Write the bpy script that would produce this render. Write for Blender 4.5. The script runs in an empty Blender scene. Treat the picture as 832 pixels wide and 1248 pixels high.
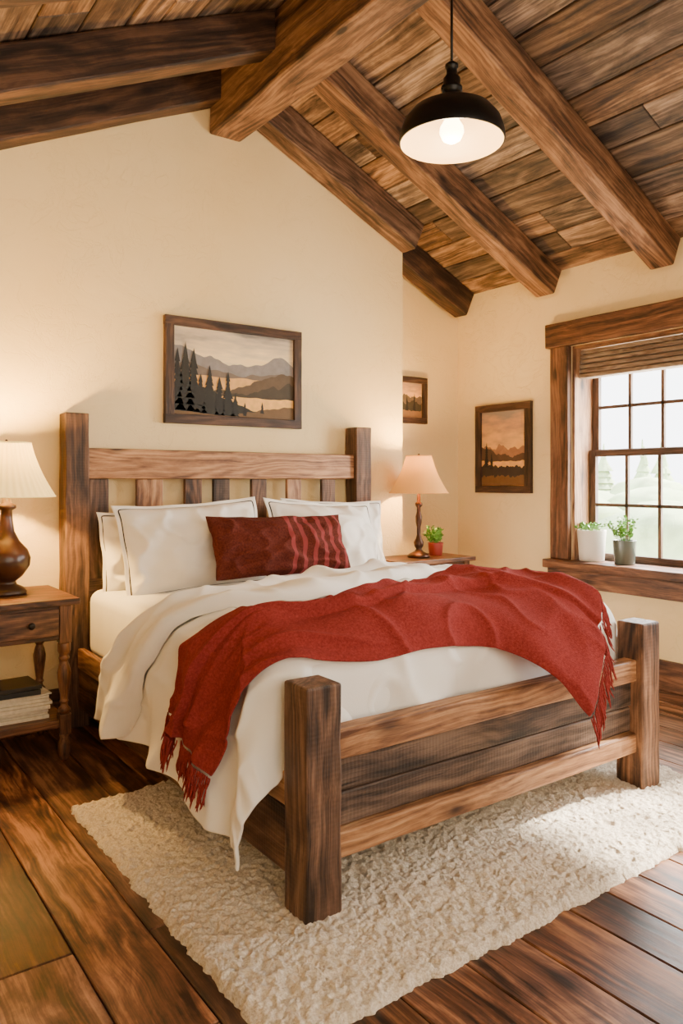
import bpy, math, random
from mathutils import Vector, Matrix, Euler, noise
random.seed(7)
scene = bpy.context.scene

# ------------------------------------------------------------------ helpers
def lin(c):
    c = c/255.0
    return c/12.92 if c <= 0.04045 else ((c+0.055)/1.055)**2.4
def col(r, g, b): return (lin(r), lin(g), lin(b), 1.0)

def new_mat(name):
    m = bpy.data.materials.new(name); m.use_nodes = True
    nt = m.node_tree
    return m, nt, nt.nodes['Principled BSDF'], nt.nodes['Material Output']

def N(nt, t, **kw):
    n = nt.nodes.new(t)
    for k, v in kw.items(): setattr(n, k, v)
    return n

def ramp(nt, stops, interp='LINEAR'):
    r = nt.nodes.new('ShaderNodeValToRGB'); cr = r.color_ramp; cr.interpolation = interp
    while len(cr.elements) < len(stops): cr.elements.new(0.5)
    for e, (p, c) in zip(cr.elements, stops):
        e.position = p; e.color = c
    return r

def simple(name, c, rough=0.6, metal=0.0, bump=0.0, bscale=50, var=0.0, vscale=6, sheen=0.0, spec=None):
    m, nt, b, o = new_mat(name)
    b.inputs['Base Color'].default_value = c
    b.inputs['Roughness'].default_value = rough
    b.inputs['Metallic'].default_value = metal
    if spec is not None: b.inputs['Specular IOR Level'].default_value = spec
    if sheen:
        b.inputs['Sheen Weight'].default_value = sheen
        b.inputs['Sheen Roughness'].default_value = 0.5
    tc = N(nt, 'ShaderNodeTexCoord')
    if var:
        n = N(nt, 'ShaderNodeTexNoise'); n.inputs['Scale'].default_value = vscale; n.inputs['Detail'].default_value = 6
        nt.links.new(tc.outputs['Object'], n.inputs['Vector'])
        a = tuple(x*(1-var) for x in c[:3])+(1,); d = tuple(min(1, x*(1+var)) for x in c[:3])+(1,)
        r = ramp(nt, [(0.3, a), (0.7, d)])
        nt.links.new(n.outputs['Fac'], r.inputs['Fac']); nt.links.new(r.outputs['Color'], b.inputs['Base Color'])
    if bump:
        n = N(nt, 'ShaderNodeTexNoise'); n.inputs['Scale'].default_value = bscale; n.inputs['Detail'].default_value = 5
        nt.links.new(tc.outputs['Object'], n.inputs['Vector'])
        bp = N(nt, 'ShaderNodeBump'); bp.inputs['Strength'].default_value = bump; bp.inputs['Distance'].default_value = 0.01
        nt.links.new(n.outputs['Fac'], bp.inputs['Height']); nt.links.new(bp.outputs['Normal'], b.inputs['Normal'])
    return m

def wood(name, dark, mid, light, rough=0.5, var=0.3, gs=1.0, bump=0.3, sat=0.93, knots=0.8, saw=0.0, grey=0.0, patch=0.35):
    m, nt, b, o = new_mat(name)
    L = nt.links.new
    at = N(nt, 'ShaderNodeAttribute'); at.attribute_name = 'gco'
    rn = N(nt, 'ShaderNodeAttribute'); rn.attribute_name = 'rnd'
    # gentle warp of the coordinates so the grain wanders around knots
    wn = N(nt, 'ShaderNodeTexNoise'); wn.inputs['Scale'].default_value = 3.0; wn.inputs['Detail'].default_value = 2
    L(at.outputs['Vector'], wn.inputs['Vector'])
    wm = N(nt, 'ShaderNodeVectorMath', operation='MULTIPLY_ADD'); wm.inputs[1].default_value = (0.0, 0.045, 0.045)
    L(wn.outputs['Color'], wm.inputs[0]); L(at.outputs['Vector'], wm.inputs[2])
    def mapped(s):
        mp = N(nt, 'ShaderNodeMapping'); mp.inputs['Scale'].default_value = s
        L(wm.outputs[0], mp.inputs['Vector']); return mp
    def noi(mp, det, ro=0.55, dist=0.0):
        n = N(nt, 'ShaderNodeTexNoise'); n.inputs['Scale'].default_value = 1.0; n.inputs['Detail'].default_value = det
        n.inputs['Roughness'].default_value = ro; n.inputs['Distortion'].default_value = dist
        L(mp.outputs[0], n.inputs['Vector']); return n
    n1 = noi(mapped((0.55*gs, 26*gs, 26*gs)), 5, 0.6, 0.1)
    n2 = noi(mapped((1.5*gs, 170*gs, 170*gs)), 2)
    n3 = noi(mapped((0.5*gs, 4.5*gs, 4.5*gs)), 1, 0.4, 0.3)
    n5 = noi(mapped((2.4, 6, 6)), 7, 0.7, 0.6)
    m4 = mapped((2.4, 6.0, 6.0))
    mul = N(nt, 'ShaderNodeMath', operation='MULTIPLY'); mul.inputs[1].default_value = 95; L(n3.outputs['Fac'], mul.inputs[0])
    sn = N(nt, 'ShaderNodeMath', operation='SINE'); L(mul.outputs[0], sn.inputs[0])
    mr = N(nt, 'ShaderNodeMapRange'); mr.inputs['From Min'].default_value = -1; mr.inputs['From Max'].default_value = 1
    mr.inputs['To Min'].default_value = -0.07; mr.inputs['To Max'].default_value = 0.07
    L(sn.outputs[0], mr.inputs['Value'])
    mr2 = N(nt, 'ShaderNodeMapRange'); mr2.inputs['To Min'].default_value = -0.20; mr2.inputs['To Max'].default_value = 0.20
    L(n2.outputs['Fac'], mr2.inputs['Value'])
    mr1 = N(nt, 'ShaderNodeMapRange'); mr1.inputs['To Min'].default_value = 0.12; mr1.inputs['To Max'].default_value = 0.88; L(n1.outputs['Fac'], mr1.inputs['Value'])
    a1 = N(nt, 'ShaderNodeMath', operation='ADD'); L(mr1.outputs[0], a1.inputs[0]); L(mr.outputs[0], a1.inputs[1])
    a2 = N(nt, 'ShaderNodeMath', operation='ADD'); L(a1.outputs[0], a2.inputs[0]); L(mr2.outputs[0], a2.inputs[1])
    mr5 = N(nt, 'ShaderNodeMapRange'); mr5.inputs['To Min'].default_value = -patch; mr5.inputs['To Max'].default_value = patch
    L(n5.outputs['Fac'], mr5.inputs['Value'])
    a3 = N(nt, 'ShaderNodeMath', operation='ADD'); L(a2.outputs[0], a3.inputs[0]); L(mr5.outputs[0], a3.inputs[1])
    r = ramp(nt, [(0.30, dark), (0.5, mid), (0.72, light)])
    L(a3.outputs[0], r.inputs['Fac'])
    cur = r.outputs['Color']
    cr = ramp(nt, [(0.30, (1, 1, 1, 1)), (0.33, (0, 0, 0, 1))]); L(n1.outputs['Fac'], cr.inputs['Fac'])
    cm = N(nt, 'ShaderNodeMath', operation='MULTIPLY'); cm.inputs[1].default_value = 0.85; L(cr.outputs['Color'], cm.inputs[0])
    mx0 = N(nt, 'ShaderNodeMix', data_type='RGBA'); L(cm.outputs[0], mx0.inputs[0]); L(cur, mx0.inputs[6])
    mx0.inputs[7].default_value = tuple(x*0.3 for x in dark[:3])+(1,); cur = mx0.outputs[2]
    if knots:
        v = N(nt, 'ShaderNodeTexVoronoi'); v.inputs['Scale'].default_value = 1.0; v.inputs['Randomness'].default_value = 1.0
        L(m4.outputs[0], v.inputs['Vector'])
        kr = ramp(nt, [(0.07, (1, 1, 1, 1)), (0.12, (0.45, 0.45, 0.45, 1)), (0.24, (0, 0, 0, 1))]); L(v.outputs['Distance'], kr.inputs['Fac'])
        km = N(nt, 'ShaderNodeMath', operation='MULTIPLY'); km.inputs[1].default_value = knots; L(kr.outputs['Color'], km.inputs[0])
        mx = N(nt, 'ShaderNodeMix', data_type='RGBA'); L(km.outputs[0], mx.inputs[0]); L(cur, mx.inputs[6])
        mx.inputs[7].default_value = tuple(x*0.35 for x in dark[:3])+(1,); cur = mx.outputs[2]
    hs = N(nt, 'ShaderNodeHueSaturation')
    vr = N(nt, 'ShaderNodeMapRange'); vr.inputs['To Min'].default_value = 1-var; vr.inputs['To Max'].default_value = 1+var
    L(rn.outputs['Fac'], vr.inputs['Value']); L(vr.outputs[0], hs.inputs['Value'])
    fr = N(nt, 'ShaderNodeMath', operation='MULTIPLY'); fr.inputs[1].default_value = 7.31; L(rn.outputs['Fac'], fr.inputs[0])
    fr2 = N(nt, 'ShaderNodeMath', operation='FRACT'); L(fr.outputs[0], fr2.inputs[0])
    sr = N(nt, 'ShaderNodeMapRange'); sr.inputs['To Min'].default_value = sat-grey; sr.inputs['To Max'].default_value = sat+0.05
    L(fr2.outputs[0], sr.inputs['Value']); L(sr.outputs[0], hs.inputs['Saturation'])
    L(cur, hs.inputs['Color']); L(hs.outputs['Color'], b.inputs['Base Color'])
    rr = N(nt, 'ShaderNodeMapRange'); rr.inputs['To Min'].default_value = rough-0.1; rr.inputs['To Max'].default_value = rough+0.18
    L(n1.outputs['Fac'], rr.inputs['Value']); L(rr.outputs[0], b.inputs['Roughness'])
    b.inputs['Specular IOR Level'].default_value = 0.4
    bp = N(nt, 'ShaderNodeBump'); bp.inputs['Strength'].default_value = bump; bp.inputs['Distance'].default_value = 0.006
    if saw:
        w = N(nt, 'ShaderNodeTexWave'); w.inputs['Scale'].default_value = 22; w.inputs['Distortion'].default_value = 2.5; w.inputs['Detail'].default_value = 2
        L(at.outputs['Vector'], w.inputs['Vector'])
        sm = N(nt, 'ShaderNodeMath', operation='MULTIPLY_ADD'); sm.inputs[1].default_value = saw; L(w.outputs['Fac'], sm.inputs[0]); L(a2.outputs[0], sm.inputs[2])
        L(sm.outputs[0], bp.inputs['Height'])
    else:
        L(a2.outputs[0], bp.inputs['Height'])
    L(bp.outputs['Normal'], b.inputs['Normal'])
    return m

class MB:
    def __init__(s):
        s.v = []; s.f = []; s.m = []; s.g = []; s.r = []; s.sm = []
    def add(s, vs, fs, mat=0, axis=0, M=None, rnd=None, smooth=False):
        off = Vector((random.uniform(0, 50), random.uniform(0, 50), random.uniform(0, 50)))
        rnd = random.random() if rnd is None else rnd
        b = len(s.v)
        for p in vs:
            p = Vector(p)
            q = (p[axis], p[(axis+1) % 3], p[(axis+2) % 3])
            s.g.append(Vector(q)+off); s.r.append(rnd)
            s.v.append(M @ p if M is not None else p)
        for i, f in enumerate(fs):
            s.f.append([b+k for k in f]); s.m.append(mat[i] if isinstance(mat, list) else mat); s.sm.append(smooth)
        return s
    def box(s, x0, x1, y0, y1, z0, z1, mat=0, axis=None, M=None, seg=1, jit=0.0, rnd=None):
        size = (x1-x0, y1-y0, z1-z0)
        if axis is None: axis = max(range(3), key=lambda i: size[i])
        c = Vector(((x0+x1)/2, (y0+y1)/2, (z0+z1)/2)); h = Vector(size)/2
        a, b_, c_ = axis, (axis+1) % 3, (axis+2) % 3
        vs = []
        for i in range(seg+1):
            t = -1+2*i/seg
            for (u, w) in ((-1, -1), (1, -1), (1, 1), (-1, 1)):
                p = [0, 0, 0]; p[a] = t*h[a]; p[b_] = u*h[b_]; p[c_] = w*h[c_]
                if jit:
                    p[b_] -= u*random.uniform(0, 2*jit); p[c_] -= w*random.uniform(0, 2*jit)
                vs.append(Vector(p))
        fs = [[3, 2, 1, 0]]
        for i in range(seg):
            k = i*4
            for j in range(4):
                j2 = (j+1) % 4
                fs.append([k+j, k+j2, k+4+j2, k+4+j])
        k = seg*4; fs.append([k, k+1, k+2, k+3])
        T = Matrix.Translation(c)
        return s.add(vs, fs, mat, axis, (M @ T) if M is not None else T, rnd)
    def lathe(s, prof, c=(0, 0, 0), n=32, mat=0, M=None, pleat=0, pn=40, cap=True):
        vs = []; fs = []
        for (r, z) in prof:
            for j in range(n):
                a = 2*math.pi*j/n
                rr = r*(1+pleat*math.cos(pn*a))
                vs.append((c[0]+rr*math.cos(a), c[1]+rr*math.sin(a), c[2]+z))
        for i in range(len(prof)-1):
            for j in range(n):
                j2 = (j+1) % n
                fs.append([i*n+j, i*n+j2, (i+1)*n+j2, (i+1)*n+j])
        if cap:
            fs.append([j for j in range(n)][::-1]); k = (len(prof)-1)*n; fs.append([k+j for j in range(n)])
        return s.add(vs, fs, mat, 2, M, smooth=True)
    def tube(s, pts, r, n=8, mat=0, M=None, r2=None, closed=False):
        vs = []; fs = []; P = [Vector(p) for p in pts]; m = len(P)
        for i, p in enumerate(P):
            if closed: t = (P[(i+1) % m]-P[i-1])
            else: t = (P[min(i+1, m-1)]-P[max(i-1, 0)])
            t.normalize()
            up = Vector((0, 0, 1)) if abs(t.z) < 0.9 else Vector((1, 0, 0))
            a = t.cross(up).normalized(); b = t.cross(a)
            rr = r if r2 is None else r+(r2-r)*i/(m-1)
            for j in range(n):
                w = 2*math.pi*j/n
                vs.append(p+a*rr*math.cos(w)+b*rr*math.sin(w))
        for i in range(m if closed else m-1):
            i2 = (i+1) % m
            for j in range(n):
                j2 = (j+1) % n
                fs.append([i*n+j, i*n+j2, i2*n+j2, i2*n+j])
        if not closed:
            fs.append(list(range(n))[::-1]); fs.append([(m-1)*n+j for j in range(n)])
        return s.add(vs, fs, mat, 2, M, smooth=True)
    def grid(s, fn, nu, nv, mat=0, smooth=True, M=None):
        vs = [fn(i/nu, j/nv) for i in range(nu+1) for j in range(nv+1)]
        fs = [[i*(nv+1)+j, (i+1)*(nv+1)+j, (i+1)*(nv+1)+j+1, i*(nv+1)+j+1] for i in range(nu) for j in range(nv)]
        return s.add(vs, fs, mat, 0, M, smooth=smooth)
    def prism(s, poly, y0, y1, mat=0):  # poly in xz
        n = len(poly)
        vs = [(x, y0, z) for x, z in poly]+[(x, y1, z) for x, z in poly]
        fs = [list(range(n)), list(range(n, 2*n))[::-1]]+[[i, i+n, (i+1) % n+n, (i+1) % n] for i in range(n)]
        return s.add(vs, fs, mat)
    def obj(s, name, mats, bevel=0, bseg=2, parent=None, subsurf=0, solid=0, fix=True, weld=False):
        lo = Vector([min(p[i] for p in s.v) for i in range(3)]); hi = Vector([max(p[i] for p in s.v) for i in range(3)])
        c = (lo+hi)/2
        me = bpy.data.meshes.new(name)
        me.from_pydata([p-c for p in s.v], [], s.f)
        for m in mats: me.materials.append(m)
        me.polygons.foreach_set('material_index', s.m); me.polygons.foreach_set('use_smooth', s.sm)
        a = me.attributes.new('gco', 'FLOAT_VECTOR', 'POINT'); a.data.foreach_set('vector', [x for p in s.g for x in p])
        a = me.attributes.new('rnd', 'FLOAT', 'POINT'); a.data.foreach_set('value', s.r)
        if fix:
            import bmesh
            bm = bmesh.new(); bm.from_mesh(me)
            if weld: bmesh.ops.remove_doubles(bm, verts=bm.verts, dist=1e-5)
            bmesh.ops.recalc_face_normals(bm, faces=bm.faces); bm.to_mesh(me); bm.free()
        me.update()
        o = bpy.data.objects.new(name, me); scene.collection.objects.link(o)
        o.location = c
        if solid:
            md = o.modifiers.new('solid', 'SOLIDIFY'); md.thickness = solid; md.offset = -1
        if bevel:
            md = o.modifiers.new('bevel', 'BEVEL'); md.width = bevel; md.segments = bseg; md.limit_method = 'ANGLE'; md.angle_limit = math.radians(40)
        if subsurf:
            md = o.modifiers.new('sub', 'SUBSURF'); md.levels = subsurf; md.render_levels = subsurf
        if parent:
            o.parent = parent; o.matrix_parent_inverse = Matrix.Translation(-parent.location)
        return o

def empty(name, loc):
    e = bpy.data.objects.new(name, None); e.location = loc; scene.collection.objects.link(e); e.empty_display_size = 0.1; return e
def sstep(a, b, x):
    t = max(0, min(1, (x-a)/(b-a))); return t*t*(3-2*t)
def interp(pts, t):
    if t <= pts[0][0]: return pts[0][1]
    for i in range(len(pts)-1):
        if t <= pts[i+1][0]:
            p0 = pts[max(i-1, 0)]; p1 = pts[i]; p2 = pts[i+1]; p3 = pts[min(i+2, len(pts)-1)]
            h = p2[0]-p1[0]; u = (t-p1[0])/h
            m1 = (p2[1]-p0[1])/(p2[0]-p0[0])*h; m2 = (p3[1]-p1[1])/(p3[0]-p1[0])*h if p3[0] != p1[0] else 0
            return (2*u**3-3*u*u+1)*p1[1]+(u**3-2*u*u+u)*m1+(-2*u**3+3*u*u)*p2[1]+(u**3-u*u)*m2
    return pts[-1][1]
def catmull(P, t):
    n = len(P)-1; x = t*n; i = min(int(x), n-1); u = x-i
    p0 = Vector(P[max(i-1, 0)]); p1 = Vector(P[i]); p2 = Vector(P[i+1]); p3 = Vector(P[min(i+2, n)])
    return 0.5*((2*p1)+(p2-p0)*u+(2*p0-5*p1+4*p2-p3)*u*u+(3*p1-p0-3*p2+p3)*u**3)

# ------------------------------------------------------------------ materials
M_floor = wood('floor_wood', col(30, 16, 8), col(92, 52, 27), col(156, 102, 58), rough=0.32, var=0.5, gs=0.9, bump=0.12, grey=0.15, knots=0.8, patch=0.5)
M_ceil = wood('ceiling_wood', col(50, 34, 23), col(110, 78, 50), col(172, 130, 90), rough=0.6, var=0.5, gs=0.8, bump=0.2, grey=0.3, knots=0.7, patch=0.4)
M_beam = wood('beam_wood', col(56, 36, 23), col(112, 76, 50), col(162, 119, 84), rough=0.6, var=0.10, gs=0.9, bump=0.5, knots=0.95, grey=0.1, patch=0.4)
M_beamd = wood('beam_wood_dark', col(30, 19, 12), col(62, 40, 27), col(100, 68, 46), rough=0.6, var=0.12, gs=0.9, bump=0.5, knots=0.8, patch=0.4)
M_bedA = wood('bed_wood', col(40, 26, 17), col(90, 60, 40), col(136, 96, 66), rough=0.5, var=0.12, gs=1.1, bump=0.45, knots=0.95, saw=0.12, grey=0.1, patch=0.4)
M_bedL = wood('bed_wood_light', col(86, 51, 30), col(154, 106, 67), col(200, 151, 105), rough=0.46, var=0.08, gs=1.1, bump=0.4, knots=1.0, patch=0.35)
M_bedD = wood('bed_wood_dark', col(30, 21, 15), col(68, 48, 35), col(110, 82, 60), rough=0.55, var=0.15, gs=1.1, bump=0.45, knots=0.5, saw=0.18, grey=0.15, patch=0.45)
M_trim = wood('trim_wood', col(46, 27, 16), col(96, 60, 38), col(142, 96, 62), rough=0.5, var=0.1, gs=1.1, bump=0.4)
M_night = wood('nightstand_wood', col(42, 25, 14), col(92, 56, 33), col(138, 92, 56), rough=0.38, var=0.08, gs=1.3, bump=0.2)
M_frame = wood('frame_wood', col(30, 19, 13), col(62, 40, 28), col(98, 68, 48), rough=0.5, var=0.08, gs=1.5, bump=0.4)
M_sash = wood('sash_wood', col(50, 34, 26), col(80, 58, 44), col(108, 80, 62), rough=0.5, var=0.05, gs=2, bump=0.2, knots=0)

def plaster():
    m, nt, b, o = new_mat('plaster_wall'); L = nt.links.new
    ge = N(nt, 'ShaderNodeNewGeometry')
    n = N(nt, 'ShaderNodeTexNoise'); n.inputs['Scale'].default_value = 1.3; n.inputs['Detail'].default_value = 5
    L(ge.outputs['Position'], n.inputs['Vector'])
    r = ramp(nt, [(0.3, col(238, 209, 152)), (0.7, col(244, 220, 170))]); L(n.outputs['Fac'], r.inputs['Fac']); L(r.outputs['Color'], b.inputs['Base Color'])
    n2 = N(nt, 'ShaderNodeTexNoise'); n2.inputs['Scale'].default_value = 5; n2.inputs['Detail'].default_value = 8; n2.inputs['Distortion'].default_value = 1.6; n2.inputs['Roughness'].default_value = 0.55
    L(ge.outputs['Position'], n2.inputs['Vector'])
    w = N(nt, 'ShaderNodeTexVoronoi', feature='DISTANCE_TO_EDGE'); w.inputs['Scale'].default_value = 1.7
    mix = N(nt, 'ShaderNodeVectorMath', operation='MULTIPLY_ADD'); mix.inputs[1].default_value = (0.9, 0.9, 0.9)
    L(n2.outputs['Color'], mix.inputs[0]); L(ge.outputs['Position'], mix.inputs[2]); L(mix.outputs[0], w.inputs['Vector'])
    wr_ = ramp(nt, [(0.0, (0, 0, 0, 1)), (0.03, (1, 1, 1, 1))]); L(w.outputs['Distance'], wr_.inputs['Fac'])
    ad = N(nt, 'ShaderNodeMath', operation='MULTIPLY_ADD'); ad.inputs[1].default_value = 0.35; L(wr_.outputs['Color'], ad.inputs[0]); L(n2.outputs['Fac'], ad.inputs[2])
    bp = N(nt, 'ShaderNodeBump'); bp.inputs['Strength'].default_value = 0.38; bp.inputs['Distance'].default_value = 0.014
    L(ad.outputs[0], bp.inputs['Height']); L(bp.outputs['Normal'], b.inputs['Normal'])
    b.inputs['Roughness'].default_value = 0.85
    return m
M_wall = plaster()
def fabric(name, c, bs=260, bump=0.15, var=0.06, sheen=0.0, rough=0.9):
    return simple(name, c, rough, bump=bump, bscale=bs, var=var, vscale=9, sheen=sheen, spec=0.15)
M_sheet = fabric('white_cotton', col(246, 243, 237), bump=0.06, var=0.02)
M_pil = fabric('pillow_cotton', col(248, 244, 237), bump=0.06, var=0.02)
M_pipe = simple('dark_piping', col(40, 33, 34), 0.8)
M_black = simple('black_metal', col(22, 20, 19), 0.38, metal=0.5)
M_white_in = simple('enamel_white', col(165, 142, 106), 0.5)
M_dark = simple('dark_cover', col(24, 24, 26), 0.5)
M_paper = simple('paper', col(206, 198, 182), 0.8, var=0.12, vscale=60)
M_bronze = simple('bronze', col(66, 42, 30), 0.35, metal=0.7, var=0.2)
M_ceramic = simple('brown_ceramic', col(58, 34, 22), 0.28, var=0.5, vscale=9)
M_potw = simple('white_pot', col(222, 216, 206), 0.7, bump=0.2, bscale=60)
M_potg = simple('grey_glass_pot', col(84, 92, 84), 0.25)
M_potr = simple('red_pot', col(140, 44, 32), 0.5)
M_soil = simple('soil', col(50, 36, 26), 0.95)
M_leaf = simple('leaf_green', col(96, 146, 50), 0.5, var=0.35, vscale=40)
M_knob = simple('iron_knob', col(40, 34, 30), 0.4, metal=0.7)

def throwmat():
    m, nt, b, o = new_mat('red_wool'); L = nt.links.new
    tc = N(nt, 'ShaderNodeTexCoord')
    n = N(nt, 'ShaderNodeTexNoise'); n.inputs['Scale'].default_value = 130; n.inputs['Detail'].default_value = 6; n.inputs['Roughness'].default_value = 0.75
    L(tc.outputs['Object'], n.inputs['Vector'])
    r = ramp(nt, [(0.30, col(106, 35, 33)), (0.5, col(134, 48, 45)), (0.74, col(154, 66, 61))]); L(n.outputs['Fac'], r.inputs['Fac']); L(r.outputs['Color'], b.inputs['Base Color'])
    v = N(nt, 'ShaderNodeTexVoronoi'); v.inputs['Scale'].default_value = 200; L(tc.outputs['Object'], v.inputs['Vector'])
    ad = N(nt, 'ShaderNodeMath', operation='ADD'); L(n.outputs['Fac'], ad.inputs[0]); L(v.outputs['Distance'], ad.inputs[1])
    bp = N(nt, 'ShaderNodeBump'); bp.inputs['Strength'].default_value = 0.3; bp.inputs['Distance'].default_value = 0.004
    L(ad.outputs[0], bp.inputs['Height']); L(bp.outputs['Normal'], b.inputs['Normal'])
    b.inputs['Roughness'].default_value = 0.95; b.inputs['Specular IOR Level'].default_value = 0.1
    return m
M_throw = throwmat()

def rugmat():
    m, nt, b, o = new_mat('rug_wool'); L = nt.links.new
    tc = N(nt, 'ShaderNodeTexCoord'); n = N(nt, 'ShaderNodeTexNoise'); n.inputs['Scale'].default_value = 150; n.inputs['Detail'].default_value = 5; n.inputs['Roughness'].default_value = 0.7
    L(tc.outputs['Object'], n.inputs['Vector'])
    r = ramp(nt, [(0.32, col(194, 174, 148)), (0.6, col(240, 229, 211))]); L(n.outputs['Fac'], r.inputs['Fac'])
    L(r.outputs['Color'], b.inputs['Base Color'])
    bp = N(nt, 'ShaderNodeBump'); bp.inputs['Strength'].default_value = 0.9; bp.inputs['Distance'].default_value = 0.008
    L(n.outputs['Fac'], bp.inputs['Height']); L(bp.outputs['Normal'], b.inputs['Normal'])
    b.inputs['Roughness'].default_value = 0.95; b.inputs['Specular IOR Level'].default_value = 0.1
    return m
M_rug = rugmat()

def shademat(name, c, e, ec, tr):
    m, nt, b, o = new_mat(name); L = nt.links.new
    nt.nodes.remove(b)
    d = N(nt, 'ShaderNodeBsdfDiffuse'); d.inputs['Color'].default_value = c
    t = N(nt, 'ShaderNodeBsdfTranslucent'); t.inputs['Color'].default_value = ec
    mx = N(nt, 'ShaderNodeMixShader'); mx.inputs[0].default_value = tr
    L(d.outputs[0], mx.inputs[1]); L(t.outputs[0], mx.inputs[2])
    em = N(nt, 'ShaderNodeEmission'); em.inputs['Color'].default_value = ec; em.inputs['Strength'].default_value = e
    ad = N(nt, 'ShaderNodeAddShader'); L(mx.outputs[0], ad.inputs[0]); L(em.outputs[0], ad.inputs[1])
    L(ad.outputs[0], o.inputs['Surface'])
    return m
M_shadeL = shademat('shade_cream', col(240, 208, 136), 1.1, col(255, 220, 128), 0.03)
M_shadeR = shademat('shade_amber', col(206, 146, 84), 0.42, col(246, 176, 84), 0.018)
def emis(name, c, s):
    m, nt, b, o = new_mat(name); b.inputs['Emission Color'].default_value = c; b.inputs['Emission Strength'].default_value = s; b.inputs['Base Color'].default_value = c; return m
M_bulb = emis('bulb_glow', col(255, 226, 170), 16)
def glassmat():
    m, nt, b, o = new_mat('window_glass'); L = nt.links.new; nt.nodes.remove(b)
    t = N(nt, 'ShaderNodeBsdfTransparent'); g = N(nt, 'ShaderNodeBsdfGlossy'); g.inputs['Roughness'].default_value = 0.02
    mx = N(nt, 'ShaderNodeMixShader'); mx.inputs[0].default_value = 0.05; L(t.outputs[0], mx.inputs[1]); L(g.outputs[0], mx.inputs[2]); L(mx.outputs[0], o.inputs['Surface']); return m
M_glass = glassmat()

# ------------------------------------------------------------------ room shell
RX, RZ, SL = 2.06, 3.67, 0.47
XW0, XW1, YB, YR, YF0 = -0.9, 4.2, 4.02, 4.27, -1.5
def zc(x): return RZ-SL*abs(x-RX)
fb = MB(); x = XW0-0.1
while x < XW1+0.2:
    w = random.choice([0.17, 0.2, 0.22]); y = YF0-0.2-random.uniform(0, 1.2)
    while y < YR+0.1:
        l = random.uniform(1.5, 2.9)
        fb.box(x+0.002, x+w-0.002, max(y, YF0-0.2)+0.0015, min(y+l, YR+0.1)-0.0015, -0.03, 0.0, axis=1)
        y += l
    x += w
fb.box(XW0-0.1, XW1+0.2, YF0-0.2, YR+0.1, -0.08, -0.031, rnd=0)
fb.obj('floor', [M_floor], bevel=0.003, bseg=1)

cb = MB(); ang = math.atan(SL); ca = math.cos(ang)
for side in (-1, 1):
    xmax = (XW1+0.25-RX) if side > 0 else (RX-XW0+0.25)
    L_ = xmax/ca; s0 = 0.0
    Mx = Matrix.Translation((RX, 0, RZ)) @ Matrix.Rotation(ang if side > 0 else math.pi-ang, 4, 'Y')
    while s0 < L_:
        w = random.choice([0.18, 0.2, 0.23]); y = YF0-0.2-random.uniform(0, 1.0)
        while y < YR+0.18:
            l = random.uniform(1.1, 2.6)
            a, b_ = max(y, YF0-0.2), min(y+l, YR+0.18)
            if b_-a > 0.01:
                z0, z1 = (0.0, 0.03) if side > 0 else (-0.03, 0.0)
                cb.box(s0+0.004, min(s0+w, L_)-0.004, a+0.002, b_-0.002, z0, z1, axis=1, M=Mx)
            y += l
        s0 += w
    z0, z1 = (0.031, 0.09) if side > 0 else (-0.09, -0.031)
    cb.box(0, L_, YF0-0.2, YR+0.18, z0, z1, axis=1, M=Mx, rnd=0)
cb.obj('ceiling', [M_ceil], bevel=0.004, bseg=1)

w = MB(); w.prism([(XW0-0.2, -0.05), (3.42, -0.05), (3.42, zc(3.42)+0.02), (RX, RZ+0.02), (XW0-0.2, zc(XW0-0.2)+0.02)], YB, YR+0.18); w.obj('wall_back', [M_wall])
w = MB(); w.prism([(3.42, -0.05), (XW1+0.2, -0.05), (XW1+0.2, zc(XW1+0.2)+0.02), (3.42, zc(3.42)+0.02)], YR, YR+0.18); w.obj('wall_recess', [M_wall])
w = MB(); w.prism([(XW0-0.2, -0.05), (XW1+0.2, -0.05), (XW1+0.2, zc(XW1+0.2)+0.02), (RX, RZ+0.02), (XW0-0.2, zc(XW0-0.2)+0.02)], YF0-0.18, YF0); w.obj('wall_front', [M_wall])
w = MB(); w.box(XW0-0.18, XW0, YF0-0.18, YR, -0.05, zc(XW0)+0.02); w.obj('wall_left', [M_wall])
WY0, WY1, WZ0, WZ1 = 2.14, 3.20, 0.72, 2.14
VY0, VY1 = 0.25, 1.35
w = MB(); TW = 0.24; zt = zc(XW1)+0.01
w.box(XW1, XW1+TW, YF0-0.18, VY0, -0.05, zt); w.box(XW1, XW1+TW, VY1, WY0, -0.05, zt); w.box(XW1, XW1+TW, WY1, YR+0.1, -0.05, zt)
for (a, b_) in ((WY0, WY1), (VY0, VY1)):
    w.box(XW1, XW1+TW, a, b_, -0.05, WZ0-0.06); w.box(XW1, XW1+TW, a, b_, WZ1, zt)
w.obj('wall_right', [M_wall])

def rafter(name, side, y0, y1, xa, xb, mat, seg=10, dep=0.20):
    m = MB(); Mx = Matrix.Translation((RX, 0, RZ)) @ Matrix.Rotation(ang if side > 0 else math.pi-ang, 4, 'Y')
    a, b_ = (abs(xa-RX)/ca, abs(xb-RX)/ca)
    z0, z1 = (-dep, -0.001) if side > 0 else (0.001, dep)
    m.box(a, b_, y0, y1, z0, z1, axis=0, M=Mx, seg=seg, jit=0.003)
    return m.obj(name, [mat], bevel=0.012)
for i, yc in enumerate((3.35, 2.5, 1.30, 0.45, -0.4, -1.2)):
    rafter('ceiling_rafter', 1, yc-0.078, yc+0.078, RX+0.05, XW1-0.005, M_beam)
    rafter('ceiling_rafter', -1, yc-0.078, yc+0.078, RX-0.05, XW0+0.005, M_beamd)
rafter('ceiling_rafter', 1, YB-0.15, YB-0.002, RX+0.05, 3.50, M_beam)
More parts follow.
